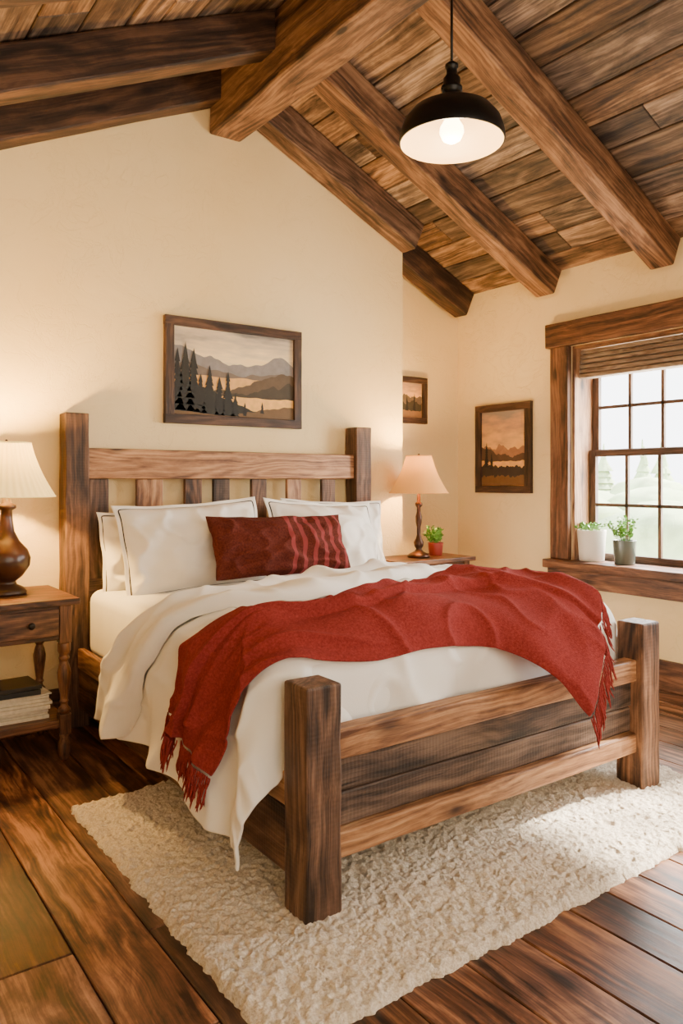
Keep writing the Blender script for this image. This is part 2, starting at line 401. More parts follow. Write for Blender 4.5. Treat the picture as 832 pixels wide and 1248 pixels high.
rafter('ceiling_rafter', -1, YB-0.15, YB-0.002, RX-0.05, XW0+0.005, M_beamd)
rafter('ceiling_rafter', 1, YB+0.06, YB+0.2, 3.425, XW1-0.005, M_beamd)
m = MB(); m.box(RX-0.11, RX+0.10, YF0+0.005, YB-0.002, 3.25, RZ-0.06, axis=1, seg=16, jit=0.004); m.obj('ridge_beam', [M_beam], bevel=0.014)

m = MB(); m.box(XW1-0.025, XW1, YF0, YR-0.02, 0, 0.18, axis=1); m.obj('baseboard_right', [M_trim], bevel=0.005)
m = MB(); m.box(XW0, 3.42, YB-0.025, YB, 0, 0.18, axis=0); m.obj('baseboard_back', [M_trim], bevel=0.005)
m = MB(); m.box(3.42, XW1-0.025, YR-0.025, YR, 0, 0.18, axis=0); m.obj('baseboard_recess', [M_trim], bevel=0.005)
m = MB(); m.box(XW0, XW0+0.025, YF0, YB-0.03, 0, 0.18, axis=1); m.obj('baseboard_left', [M_trim], bevel=0.005)

M_bamboo = wood('woven_bamboo', col(84, 66, 52), col(128, 106, 86), col(160, 138, 114), rough=0.8, gs=3, knots=0, var=0.2)
def window(name, Y0, Y1):
    win = empty(name, (XW1, (Y0+Y1)/2, (WZ0+WZ1)/2))
    m = MB()
    m.box(XW1-0.045, XW1, Y1, Y1+0.15, WZ0, WZ1, axis=2, seg=8, jit=0.002)
    m.box(XW1-0.045, XW1, Y0-0.15, Y0, WZ0, WZ1, axis=2, seg=8, jit=0.002)
    m.box(XW1-0.06, XW1, Y0-0.18, Y1+0.18, WZ1, WZ1+0.165, axis=1, seg=8, jit=0.002)
    m.box(XW1-0.11, XW1-0.001, Y0-0.16, Y1+0.16, WZ0-0.056, WZ0-0.001, axis=1)
    m.box(XW1-0.002, XW1+0.20, Y0+0.001, Y1-0.001, WZ0-0.055, WZ0-0.0015, axis=1)
    m.box(XW1-0.08, XW1-0.001, Y0-0.14, Y1+0.14, WZ0-0.17, WZ0-0.057, axis=1)
    m.obj('casing', [M_trim], bevel=0.005, parent=win)
    m = MB()
    m.box(XW1, XW1+0.22, Y1-0.02, Y1, WZ0, WZ1, axis=2); m.box(XW1, XW1+0.22, Y0, Y0+0.02, WZ0, WZ1, axis=2); m.box(XW1, XW1+0.22, Y0+0.02, Y1-0.02, WZ1-0.02, WZ1, axis=1)
    m.obj('jamb', [M_bedL], bevel=0.003, parent=win)
    m = MB(); zm = 1.43; ya, yb = Y0+0.02, Y1-0.02
    for (za, zb, xo) in ((WZ0, zm+0.02, 0.155), (zm-0.02, WZ1-0.02, 0.19)):
        x0, x1 = XW1+xo, XW1+xo+0.032; fw = 0.05
        m.box(x0, x1, ya, ya+fw, za, zb); m.box(x0, x1, yb-fw, yb, za, zb)
        m.box(x0, x1, ya+fw, yb-fw, za, za+0.045); m.box(x0, x1, ya+fw, yb-fw, zb-0.045, zb)
        for k in range(1, 4):
            y = ya+fw+(yb-ya-2*fw)*k/4; m.box(x0+0.004, x1-0.004, y-0.011, y+0.011, za+0.04, zb-0.04)
        z = (za+zb)/2+(-0.03 if za > 1 else 0); m.box(x0+0.004, x1-0.004, ya+fw, yb-fw, z-0.011, z+0.011)
    m.obj('sash', [M_sash], bevel=0.003, parent=win)
    m = MB()
    m.box(XW1+0.17, XW1+0.173, ya+0.04, yb-0.04, WZ0+0.04, zm); m.box(XW1+0.206, XW1+0.209, ya+0.04, yb-0.04, zm, WZ1-0.05)
    m.obj('panes', [M_glass], parent=win)
    m = MB()
    for k in range(6):
        z = WZ1-0.022-k*0.032
        m.box(XW1+0.05-k*0.004, XW1+0.09+k*0.006, ya+0.005, yb-0.005, z-0.034, z-0.004, axis=1, seg=12, jit=0.001)
    m.obj('roman_shade', [M_bamboo], bevel=0.008, parent=win)
window('window_1', WY0, WY1)
window('window_2', VY0, VY1)

# exterior
def tree(mb, x, y, z, h, r):
    mb.lathe([(0.12*r, 0), (0.05*r, h*0.9)], (x, y, z), 8, 1)
    k = 12
    for i in range(k):
        t = i/k; zz = h*(0.08+0.86*t); rr = r*(1-t)**0.8*random.uniform(0.75, 1.15)
        mb.lathe([(rr, -0.06*h), (rr*0.55, 0.02*h), (0.02, 0.13*h)], (x+random.uniform(-.05, .05)*r, y+random.uniform(-.05, .05)*r, z+zz), 14, 0, pleat=0.2, pn=5, cap=False)
m = MB()
for i in range(22):
    X = random.uniform(26, 46); Y = X*random.uniform(0.35, 0.95); h = random.uniform(2.0, 4.4)
    tree(m, X, Y, -1.0, h, h*random.uniform(0.2, 0.3))
for i in range(110):
    X = random.uniform(14, 44); Y = X*random.uniform(0.32, 1.0); r = random.uniform(0.5, 1.5)
    n = 10; ph = random.uniform(0, 6)
    m.lathe([((r*math.sin(math.pi*k/n)+0.001)*(1+0.15*math.sin(k*2.3+ph)), -r*0.8*math.cos(math.pi*k/n)) for k in range(n+1)], (X, Y, -0.6+random.uniform(0, 0.8)), 14, 0, pleat=0.12, pn=5, cap=False)
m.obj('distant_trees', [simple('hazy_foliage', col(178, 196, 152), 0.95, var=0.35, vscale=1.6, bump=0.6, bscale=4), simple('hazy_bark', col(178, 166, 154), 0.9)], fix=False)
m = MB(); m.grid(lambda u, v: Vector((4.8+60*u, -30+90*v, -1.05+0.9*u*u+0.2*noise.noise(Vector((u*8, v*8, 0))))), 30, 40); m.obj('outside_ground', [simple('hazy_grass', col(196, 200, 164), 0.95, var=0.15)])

# ------------------------------------------------------------------ bed
FX0, FX1, FY = 1.14, 2.858, 1.745
HX0, HX1, HY = 1.10, 3.045, 3.885
P = 0.124
bed = empty('bed', (2.0, 2.9, 0))
m = MB()
m.box(HX0, HX0+P, HY, HY+P, 0, 1.59, axis=2, seg=14, jit=0.0025, mat=0)
m.box(HX1-P, HX1, HY, HY+P, 0, 1.59, axis=2, seg=14, jit=0.0025, mat=0)
m.box(HX0+P-0.005, HX1-P+0.005, HY+0.03, HY+0.09, 1.255, 1.415, axis=0, seg=12, jit=0.002, mat=1)
m.box(HX0+P-0.005, HX1-P+0.005, HY+0.035, HY+0.085, 0.62, 0.74, axis=0, mat=0)
m.box(HX0+P-0.005, HX1-P+0.005, HY+0.035, HY+0.085, 0.2, 0.4, axis=0, mat=0)
for i, cx in enumerate((1.285, 1.56, 1.815, 1.99, 2.235, 2.48, 2.735)):
    hw = 0.052 if i != 1 else 0.075
    m.box(cx-hw, cx+hw, HY+0.045, HY+0.072, 0.4, 1.256, axis=2, mat=1 if i in (1, 5) else (0 if i % 2 == 0 else 2))
m.obj('headboard', [M_bedA, M_bedL, M_bedD], bevel=0.006, parent=bed)
m = MB()
m.box(FX0, FX0+P, FY, FY+P, 0, 0.675, axis=2, seg=8, jit=0.002, mat=0)
m.box(FX1-P, FX1, FY, FY+P, 0, 0.675, axis=2, seg=8, jit=0.002, mat=0)
m.box(FX0+P-0.01, FX1-P+0.01, FY+0.03, FY+0.095, 0.44, 0.53, axis=0, seg=12, jit=0.0015, mat=1)
m.box(FX0+P-0.01, FX1-P+0.01, FY+0.03, FY+0.095, 0.155, 0.235, axis=0, seg=12, jit=0.0015, mat=1)
m.box(FX0+P-0.01, FX1-P+0.01, FY+0.06, FY+0.085, 0.235, 0.335, axis=0, mat=2)
m.box(FX0+P-0.01, FX1-P+0.01, FY+0.055, FY+0.085, 0.339, 0.44, axis=0, mat=2)
m.obj('footboard', [M_bedA, M_bedL, M_bedD], bevel=0.007, parent=bed)
m = MB()
for (a, b_) in ((FX0+0.02, FX0+0.055), (FX1-0.055, FX1-0.02)):
    m.box(a, b_, FY+P, HY, 0.30, 0.40, axis=1, mat=1); m.box(a+0.006, b_, FY+P, HY, 0.10, 0.298, axis=1, mat=0)
m.obj('side_rails', [M_bedA, M_bedL], bevel=0.006, parent=bed)
m = MB(); m.box(1.2, 2.80, 1.88, 3.86, 0.36, 0.70, axis=1, seg=10)
o = m.obj('mattress', [M_sheet], bevel=0.06, bseg=5, parent=bed)
for p in o.data.polygons: p.use_smooth = True

# drape mapping
XL, XR, YFd, RR = 1.25, 2.71, 2.045, 0.155
def ridge(x, y, z): return (1-abs(noise.noise(Vector((x, y, z))))*2.2)
def wr(x, y):
    n = 0.026*noise.noise(Vector((x*2.6, y*2.2, 1.7)))+0.012*noise.noise(Vector((x*6+3, y*5, 4.2)))
    n += 0.020*max(0, ridge(x*2.4+y*1.8, y*1.7-x*1.2, 9.1))**3
    n += 0.014*max(0, ridge(x*4.5-y*3, y*3.5+x*2.5, 3.3))**4
    return n
def ztop(x, y):
    return 0.723+0.052*(1-sstep(2.35, 3.1, y))+0.018*math.sin((x-1.2)*math.pi/1.6)
def drape(x, y, o=0.0, fold=1.0, throw=False):
    cx = min(max(x, XL), XR); cy = max(y, YFd); ex, ey = x-cx, y-cy; s = math.hypot(ex, ey); zt = ztop(cx, cy)
    o = o+wr(x, y)
    q = math.pi/2*RR
    hang = sstep(q*0.8, q+0.35, s)
    th = math.atan2(-ey, -ex) if s > 1e-6 else 0
    ph = (cy-cx)*15+th*5+3*noise.noise(Vector((cy*1.5, cx*1.5, 0)))
    o += fold*hang*0.030*(1+math.sin(ph))
    if throw: o += 0.022*hang
    R = RR+o
    if s < 1e-6: return Vector((cx, cy, zt+o))
    if s < q:
        a = s/RR; h = R*math.sin(a); z = zt-RR+R*math.cos(a)
    else: h = R; z = zt-RR-(s-q)
    p = Vector((cx+ex/s*h, cy+ey/s*h, z))
    if throw and ey < 0:
        w_ = sstep(1.85, 2.15, x)
        pr = [(0, YFd, zt), (0.12, YFd-0.115, zt-0.02), (0.22, YFd-0.205, zt-0.085), (0.34, 1.735, 0.60), (0.40, 1.715, 0.545), (0.8, 1.70, 0.145)]
        d = -ey
        Y = interp([(a[0], a[1]) for a in pr], d); Z = interp([(a[0], a[2]) for a in pr], d)
        Y -= o*min(1, d/0.2)*0.8; Z += o*(1-min(1, d/0.35))
        if d > 0.3: Y -= (d-0.3)*0.10*(1+math.sin(x*20))
        p = p.lerp(Vector((cx+ex, Y, Z)), w_)
    return p
far = [(0.55, 3.36), (0.9, 3.14), (1.2, 2.80), (1.5, 2.82), (2.0, 3.10), (2.8, 3.32), (3.3, 3.35)]
near = [(0.55, 2.98), (0.9, 2.72), (1.2, 2.46), (1.5, 2.36), (1.9, 2.46), (2.4, 2.66), (3.3, 2.8)]
def duv(u, v):
    x0 = 0.53+0.16*v
    x = x0+(3.25-x0)*u
    yf = interp(far, x)-0.06
    yn = 1.60+0.20*(1-sstep(0.0, 0.22, u))
    y = yn+(yf-yn)*v
    o = -0.02*sstep(0.9, 1.0, v)
    return drape(x, y, o)
def fold(u, v):
    x = 0.67+2.57*u
    yn, yf = interp(near, x), interp(far, x)
    y = yn+(yf-yn)*v
    edge = min(v/0.14, 1, (1-v)/0.14)
    o = 0.004+0.060*math.sqrt(max(0, 1-(1-edge)**2)) - (0.04*sstep(0.88, 1, v))
    o -= 0.028*sstep(0.2, 0.5, v)*(1-sstep(0.6, 0.85, v))
    return drape(x, y, o)
m = MB(); m.grid(duv, 160, 110); m.grid(fold, 160, 40)
m.obj('duvet', [M_sheet], solid=0.012, subsurf=1, fix=False)
nearE = [(0.735, 2.10), (0.96, 1.99), (1.2, 1.90), (1.45, 1.85), (1.7, 1.85), (1.94, 1.82), (2.08, 1.72), (2.20, 1.54)]
farE = [(0.85, 2.46), (1.03, 2.39), (1.22, 2.28), (1.60, 2.20), (2.05, 2.36), (2.48, 2.55), (2.76, 2.34), (2.76, 2.03)]
def thr(u, v):
    a = catmull([(p[0], p[1], 0) for p in nearE], u); b = catmull([(p[0], p[1], 0) for p in farE], u)
    p = a.lerp(b, v)
    k = 0.50+0.10*math.sin(u*6+0.5)
    f = 0.016+0.009*math.sin(v*13+u*5+3*noise.noise(Vector((u*4, v*3, 2))))+0.038*sstep(k, k+0.04, v)*(1-0.6*sstep(k+0.1, 0.95, v))*(1-sstep(0.95, 1, v))
    f += 0.014*max(0, ridge(u*5+v*1.5, v*4-u, 7.7))**2
    f += 0.016*sstep(0.85, 1, u)
    return drape(p.x, p.y, f+0.006, fold=1.0, throw=True)
m = MB(); m.grid(thr, 190, 90)
def tassel(p, d, l):
    pts = [p]
    for k in range(1, 5):
        q = p+d*l*k/4+Vector((random.uniform(-1, 1), random.uniform(-1, 1), 0))*0.003*k
        q.z -= 0.002*k*k; pts.append(q)
    m.tube(pts, 0.004, 5, 0, r2=0.0024)
for k in range(86):
    v = (k+0.5)/86
    for (ua, ub) in ((0.0, 0.02), (1.0, 0.98)):
        p = thr(ua, v); d = (p-thr(ub, v)).normalized(); d = (d*0.7+Vector((0, 0, -0.7))).normalized()
        tassel(p-Vector((0, 0, 0.004)), d, random.uniform(0.06, 0.10))
m.obj('throw_blanket', [M_throw], solid=0.007, subsurf=1, fix=False)

# pillows
def pillow(name, w, h, t, c, rx, rz, mat, pipe=None, seed=0, ry=0, fl=0.0, ex=0.5):
    M = Matrix.Translation(c) @ Euler((math.radians(rx), 0, math.radians(rz)), 'XYZ').to_matrix().to_4x4() @ Matrix.Rotation(math.radians(ry), 4, 'Z')
    n = 52; m = MB()
    gu, gv = 1-2*fl/w, 1-2*fl/h
    def edge(u, v):
        return Vector((u*w/2*(1-0.05*(1-v*v)), v*h/2*(1-0.08*(1-u*u)), 0.014*noise.noise(Vector((u*2+seed, v*2, 1)))+(0.006*math.sin(u*9+seed)+0.006*math.sin(v*8+seed))*max(abs(u), abs(v))**6))
    for sg in (1, -1):
        def fn(a, b):
            u, v = -1+2*a, -1+2*b; u = math.sin(u*math.pi/2)*0.5+u*0.5; v = math.sin(v*math.pi/2)*0.5+v*0.5
            p = edge(u, v); uu, vv = min(1, abs(u)/gu), min(1, abs(v)/gv); k = max(0, (1-uu*uu)*(1-vv*vv))
            z = t/2*k**ex*(1+0.2*noise.noise(Vector((u*1.5+seed, v*1.5, sg))))
            rad = math.hypot(u, v)
            z += 0.018*noise.noise(Vector((u*4+seed, v*3.5, 3+sg)))*(0.3+rad)*min(1, k*8)
            z += 0.018*max(0, ridge(u*2.5+seed, v*2+u, 5+sg))**3*min(1, k*8)
            z += 0.004*min(1, (1-max(abs(u), abs(v)))*60)
            p.z += sg*z; return p
        m.grid(fn, n, n, 0, M=M)
    if pipe:
        pts = []
        for i in range(4*24):
            s_ = i//24; q = -1+2*(i % 24)/24
            u, v = ((q, -1), (1, q), (-q, 1), (-1, -q))[s_]
            e = edge(u*gu, v*gv); e.z += 0.006 if fl else 0; pts.append(e)
        m.tube(pts, 0.0045, 6, 1, M=M, closed=True)
    return m.obj(name, [mat]+([pipe] if pipe else []), weld=True, subsurf=1)
pillow('pillow', 0.70, 0.44, 0.18, (1.575, 3.775, 0.875), 80, 3, M_pil, M_pipe, 1, fl=0.02)
pillow('pillow', 0.74, 0.47, 0.18, (2.68, 3.77, 0.905), 78, -2, M_pil, M_pipe, 2, ry=-2, fl=0.02)
pillow('pillow', 0.80, 0.50, 0.28, (1.665, 3.585, 0.91), 71, -3, M_pil, M_pipe, 3, ry=3, fl=0.026, ex=0.6)
pillow('pillow', 0.80, 0.49, 0.28, (2.49, 3.60, 0.905), 70, 5, M_pil, M_pipe, 4, ry=-3, fl=0.026, ex=0.6)

def lumbarmat():
    m, nt, b, o = new_mat('lumbar_fabric'); L = nt.links.new
    tc = N(nt, 'ShaderNodeTexCoord'); sp = N(nt, 'ShaderNodeSeparateXYZ'); L(tc.outputs['Object'], sp.inputs[0])
    mu = N(nt, 'ShaderNodeMath', operation='MULTIPLY'); mu.inputs[1].default_value = 2*math.pi/0.066; L(sp.outputs['X'], mu.inputs[0])
    si = N(nt, 'ShaderNodeMath', operation='SINE'); L(mu.outputs[0], si.inputs[0])
    r = ramp(nt, [(0.30, (0, 0, 0, 1)), (0.45, (1, 1, 1, 1))]); L(si.outputs[0], r.inputs['Fac'])
    gt = N(nt, 'ShaderNodeMath', operation='GREATER_THAN'); gt.inputs[1].default_value = -0.03; L(sp.outputs['X'], gt.inputs[0])
    mm = N(nt, 'ShaderNodeMath', operation='MULTIPLY'); L(r.outputs['Color'], mm.inputs[0]); L(gt.outputs[0], mm.inputs[1])
    n = N(nt, 'ShaderNodeTexNoise'); n.inputs['Scale'].default_value = 120; n.inputs['Detail'].default_value = 5; L(tc.outputs['Object'], n.inputs['Vector'])
    br = ramp(nt, [(0.3, col(70, 29, 23)), (0.7, col(100, 46, 36))]); L(n.outputs['Fac'], br.inputs['Fac'])
    mx = N(nt, 'ShaderNodeMix', data_type='RGBA'); L(mm.outputs[0], mx.inputs[0]); L(br.outputs['Color'], mx.inputs[6]); mx.inputs[7].default_value = col(134, 60, 60)
    L(mx.outputs[2], b.inputs['Base Color']); b.inputs['Roughness'].default_value = 0.9; b.inputs['Specular IOR Level'].default_value = 0.1
    bp = N(nt, 'ShaderNodeBump'); bp.inputs['Strength'].default_value = 0.4; bp.inputs['Distance'].default_value = 0.004; L(n.outputs['Fac'], bp.inputs['Height']); L(bp.outputs['Normal'], b.inputs['Normal'])
    return m
pillow('lumbar_pillow', 0.80, 0.33, 0.17, (2.02, 3.325, 0.915), 66, 0, lumbarmat(), None, 5, ry=-1)

# ------------------------------------------------------------------ rug
m = MB()
rx0, rx1, ry0, ry1 = 0.845, 3.05, 1.40, 2.93
nx, ny = 520, 360
def rug(u, v):
    x = rx0+(rx1-rx0)*u; y = ry0+(ry1-ry0)*v
    a = noise.noise(Vector((x*14, y*14, 0))); b = noise.noise(Vector((x*55, y*55, 3))); c = noise.noise(Vector((x*14, y*14, 7)))
    e = min(u*(rx1-rx0), (1-u)*(rx1-rx0), v*(ry1-ry0), (1-v)*(ry1-ry0))
    k = min(1, e/0.02)
    x2 = x+0.012*a+0.008*b; y2 = y+0.012*c+0.008*noise.noise(Vector((x*55, y*55, 9)))
    n1 = 1-abs(noise.noise(Vector((x*26+1.5*a, y*26+1.5*c, 0.5))))*2
    n2 = noise.noise(Vector((x*90, y*90, 2.5)))
    n3 = noise.noise(Vector((x*5, y*5, 5.5)))
    z = 0.018+0.007*n1+0.006*n2+0.003*b+0.008*n3
    return Vector((x2, y2, 0.001+z*math.sqrt(k)))
m.grid(rug, nx, ny); m.obj('area_rug', [M_rug], fix=False)

# ------------------------------------------------------------------ nightstands
def turned(mb, x, y, z0, z1, r=0.028, mat=0):
    h = z1-z0
    pr = [(0.6, 0), (0.9, 0.02), (1.0, 0.06), (0.6, 0.10), (0.5, 0.14), (0.8, 0.17), (0.55, 0.2), (0.75, 0.32), (1.0, 0.5), (1.05, 0.58), (0.8, 0.68), (0.55, 0.74), (0.9, 0.78), (0.6, 0.82), (1.0, 0.88), (1.0, 1.0)]
    mb.lathe([(a*r, b*h) for a, b in pr], (x, y, z0), 20, mat)
def nightstand(x0, x1, y0, y1, H, knobs):
    m = MB()
    m.box(x0, x1, y0, y1, H-0.028, H, axis=0)
    a, b_, c, d = x0+0.03, x1-0.03, y0+0.03, y1-0.02
    m.box(a+0.05, b_-0.05, c+0.012, c+0.03, H-0.185, H-0.028, axis=0)
    m.box(a+0.055, b_-0.055, c-0.002, c+0.014, H-0.165, H-0.045, axis=0)
    m.box(a+0.05, b_-0.05, d-0.02, d, H-0.185, H-0.028, axis=0)
    m.box(a+0.008, a+0.025, c+0.05, d-0.05, H-0.185, H-0.028, axis=1); m.box(b_-0.025, b_-0.008, c+0.05, d-0.05, H-0.185, H-0.028, axis=1)
    m.box(a+0.02, b_-0.02, c+0.02, d-0.01, H-0.185, H-0.175, axis=0)
    for lx in (a, b_-0.052):
        for ly in (c, d-0.052):
            m.box(lx, lx+0.052, ly, ly+0.052, H-0.20, H-0.028, axis=2)
            m.box(lx, lx+0.052, ly, ly+0.052, 0.12, 0.21, axis=2)
            turned(m, lx+0.026, ly+0.026, 0.21, H-0.20)
            m.lathe([(0.016, 0), (0.026, 0.03), (0.028, 0.07), (0.018, 0.10), (0.026, 0.12)], (lx+0.026, ly+0.026, 0), 18)
    m.box(a+0.01, b_-0.01, c+0.01, d-0.01, 0.15, 0.185, axis=0)
    for k in knobs:
        m.lathe([(0.006, 0), (0.007, 0.012), (0.015, 0.018), (0.016, 0.026), (0.009, 0.033)], n=16, mat=1, M=Matrix.Translation((k, c-0.002, H-0.105)) @ Matrix.Rotation(math.pi/2, 4, 'X'))
    return m.obj('nightstand', [M_night, M_knob], bevel=0.004)
nightstand(0.40, 1.035, 3.42, 3.94, 0.725, (0.83, 0.60))
nightstand(3.085, 3.73, 3.62, 3.99, 0.735, (3.41,))

m = MB(); z = 0.186
for i in range(9):
    t = random.uniform(0.008, 0.018); a = random.uniform(-4, 4)
    Mx = Matrix.Translation((0.78+random.uniform(-.015, .015), 3.62+random.uniform(-.01, .01), z)) @ Matrix.Rotation(math.radians(a), 4, 'Z')
    m.box(-0.15, 0.15, -0.105, 0.105, 0, t-0.001, mat=0, M=Mx); z += t
for t in (0.022, 0.018):
    Mx = Matrix.Translation((0.76, 3.61, z)) @ Matrix.Rotation(math.radians(random.uniform(-5, 5)), 4, 'Z')
    m.box(-0.13, 0.13, -0.10, 0.10, 0, t, mat=1, M=Mx); z += t+0.001
m.obj('magazine_stack', [M_paper, M_dark], bevel=0.0015)

# ------------------------------------------------------------------ lamps
def light(name, typ, loc, energy, color, **kw):
    l = bpy.data.lights.new(name, typ); l.energy = energy; l.color = color
    for k, v in kw.items():
        if k != 'rot': setattr(l, k, v)
    o = bpy.data.objects.new(name, l); o.location = loc; scene.collection.objects.link(o)
    if 'rot' in kw: o.rotation_euler = kw['rot']
    return o
def table_lamp(x, y, z, base, zs0, zs1, r0, r1, shade, bmat, pleat, e):
    par = empty('table_lamp', (x, y, z))
    m = MB(); m.lathe(base, (x, y, z), 32, 0); m.lathe([(0.006, 0), (0.006, zs0+0.06-z-base[-1][1])], (x, y, z+base[-1][1]), 10, 1)
    m.tube([(x+0.035*math.sin(math.pi*k/16)*1.0, y, zs0-0.0+(zs1-zs0)*k/16) for k in range(17)], 0.002, 6, 1)
    m.tube([(x-0.035*math.sin(math.pi*k/16)*1.0, y, zs0-0.0+(zs1-zs0)*k/16) for k in range(17)], 0.002, 6, 1)
    m.tube([(x-r1, y, zs1-0.004), (x+r1, y, zs1-0.004)], 0.002, 6, 1); m.tube([(x, y-r1, zs1-0.004), (x, y+r1, zs1-0.004)], 0.002, 6, 1)
    m.lathe([(0.004, 0), (0.009, 0.006), (0.006, 0.012), (0.002, 0.016)], (x, y, zs1), 12, 1)
    m.obj('base', [bmat, M_bronze], parent=par, fix=True)
    m = MB(); h = zs1-zs0
    prof = [(r0+(r1-r0)*t-0.012*math.sin(math.pi*t), h*t) for t in [k/10 for k in range(11)]]
    m.lathe(prof, (x, y, zs0), 320 if pleat else 64, 0, pleat=pleat, pn=40, cap=False)
    m.tube([(x+r0*math.cos(a*math.pi/24), y+r0*math.sin(a*math.pi/24), zs0) for a in range(48)], 0.0035, 6, 0, closed=True)
    m.tube([(x+r1*math.cos(a*math.pi/24), y+r1*math.sin(a*math.pi/24), zs1) for a in range(48)], 0.0035, 6, 0, closed=True)
    m.obj('lampshade', [shade], parent=par, fix=False)
    m = MB(); m.lathe([(0.012, 0), (0.014, 0.02), (0.03, 0.05), (0.032, 0.07), (0.02, 0.095), (0.002, 0.102)], (x, y, zs0+0.06), 20, 0)
    m.obj('bulb', [M_bulb], parent=par)
    lo = light('bulb_light', 'POINT', (x, y, zs0+0.19), e, (1.0, 0.58, 0.16), shadow_soft_size=0.04)
    lo.parent = par; lo.matrix_parent_inverse = Matrix.Translation(-par.location)
baseL = [(0.085, 0), (0.088, 0.012), (0.075, 0.03), (0.045, 0.045), (0.04, 0.06), (0.07, 0.085), (0.10, 0.13), (0.104, 0.165), (0.09, 0.205), (0.055, 0.245), (0.034, 0.29), (0.026, 0.35), (0.024, 0.385), (0.042, 0.395), (0.042, 0.41), (0.02, 0.42), (0.016, 0.45)]
table_lamp(0.79, 3.72, 0.726, baseL, 1.175, 1.42, 0.21, 0.105, M_shadeL, M_ceramic, 0.010, 150)
baseR = [(0.075, 0), (0.078, 0.012), (0.06, 0.025), (0.03, 0.04), (0.018, 0.055), (0.03, 0.075), (0.034, 0.10), (0.02, 0.125), (0.013, 0.15), (0.013, 0.2), (0.02, 0.23), (0.022, 0.27), (0.014, 0.30), (0.012, 0.33), (0.024, 0.345), (0.024, 0.36), (0.012, 0.37), (0.011, 0.42)]
table_lamp(3.375, 3.80, 0.736, baseR, 1.165, 1.41, 0.195, 0.085, M_shadeR, M_bronze, 0.0, 90)

# pendant
px, py, pz = 2.095, 2.165, 2.575
par = empty('pendant_lamp', (px, py, 3.25))
outer = [(0.205, 0.0), (0.207, 0.006), (0.204, 0.035), (0.190, 0.078), (0.158, 0.118), (0.11, 0.145), (0.05, 0.160), (0.036, 0.164)]
m = MB(); m.lathe(outer, (px, py, pz), 64, 0, cap=False)
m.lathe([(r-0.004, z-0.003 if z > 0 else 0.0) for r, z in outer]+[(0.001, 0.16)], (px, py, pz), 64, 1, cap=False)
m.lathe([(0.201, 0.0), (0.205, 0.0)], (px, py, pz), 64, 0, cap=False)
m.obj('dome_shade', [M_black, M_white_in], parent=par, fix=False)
m = MB(); m.lathe([(0.04, 0.16), (0.042, 0.172), (0.036, 0.18), (0.036, 0.20), (0.042, 0.205), (0.042, 0.215), (0.034, 0.22), (0.034, 0.25), (0.022, 0.265), (0.02, 0.29), (0.026, 0.295), (0.026, 0.305), (0.008, 0.32)], (px, py, pz), 28, 0)
m.tube([(px+0.03*math.cos(a*math.pi/12), py, pz+0.245+0.02*math.sin(a*math.pi/12)) for a in range(24)], 0.004, 6, 0, closed=True)
m.tube([(px+0.052*math.cos(a*math.pi/12), py, pz+0.20+0.022*math.sin(a*math.pi/12)) for a in range(24)], 0.004, 6, 0, closed=True)
m.lathe([(0.0055, 0.31), (0.0055, 3.25-pz)], (px, py, pz), 10, 0); m.lathe([(0.05, 3.225-pz), (0.05, 3.249-pz)], (px, py, pz), 24, 0)
m.obj('socket_and_cord', [M_black], parent=par)
m = MB(); m.lathe([(0.02, 0.15), (0.022, 0.10), (0.045, 0.06), (0.048, 0.04), (0.036, 0.012), (0.015, 0.0), (0.001, -0.002)], (px, py, pz), 24, 0)
m.obj('bulb', [M_bulb], parent=par)
lo = light('pendant_light', 'POINT', (px, py, pz-0.06), 34, (1.0, 0.72, 0.40), shadow_soft_size=0.05)
lo.parent = par; lo.matrix_parent_inverse = Matrix.Translation(-par.location)

# ------------------------------------------------------------------ plants
def plant(x, y, z, r, h, pm, kind, ph):
    m = MB(); m.lathe([(r*0.82, 0), (r*0.86, 0.004), (r, h), (r*1.0, h+0.003), (r*0.9, h+0.003), (r*0.88, h-0.012)], (x, y, z), 28, 0)
    m.lathe([(0.001, h-0.014), (r*0.9, h-0.014)], (x, y, z), 20, 1, cap=False)
    ns = 20 if kind == 0 else 30
    for i in range(ns):
        a = random.uniform(0, 6.28); sp = random.uniform(0.1, 1.0)*r; hh = ph*random.uniform(0.5, 1.0)
        b = Vector((x+sp*0.6*math.cos(a), y+sp*0.6*math.sin(a), z+h-0.014)); t = b+Vector((math.cos(a)*sp*0.9, math.sin(a)*sp*0.9, hh))
        m.tube([b, b.lerp(t, 0.5)+Vector((0, 0, 0.006)), t], 0.0014, 5, 2)
        for k in range(10):
            s_ = 0.3+0.7*k/9; c = b.lerp(t, s_); d = Vector((random.uniform(-1, 1), random.uniform(-1, 1), random.uniform(-0.1, 0.9))).normalized()
            l = random.uniform(0.016, 0.030); n = d.cross(Vector((random.random(), random.random(), 1))).normalized()*l*0.36
            m.add([c, c+d*l*0.5+n, c+d*l, c+d*l*0.5-n], [[0, 1, 2, 3]], 2)
    m.obj('potted_plant', [pm, M_soil, M_leaf], fix=False)
plant(4.245, 3.08, WZ0, 0.092, 0.20, M_potw, 0, 0.06)
plant(4.235, 2.83, WZ0, 0.072, 0.15, M_potg, 1, 0.16)
plant(3.555, 3.83, 0.736, 0.052, 0.085, M_potr, 1, 0.12)

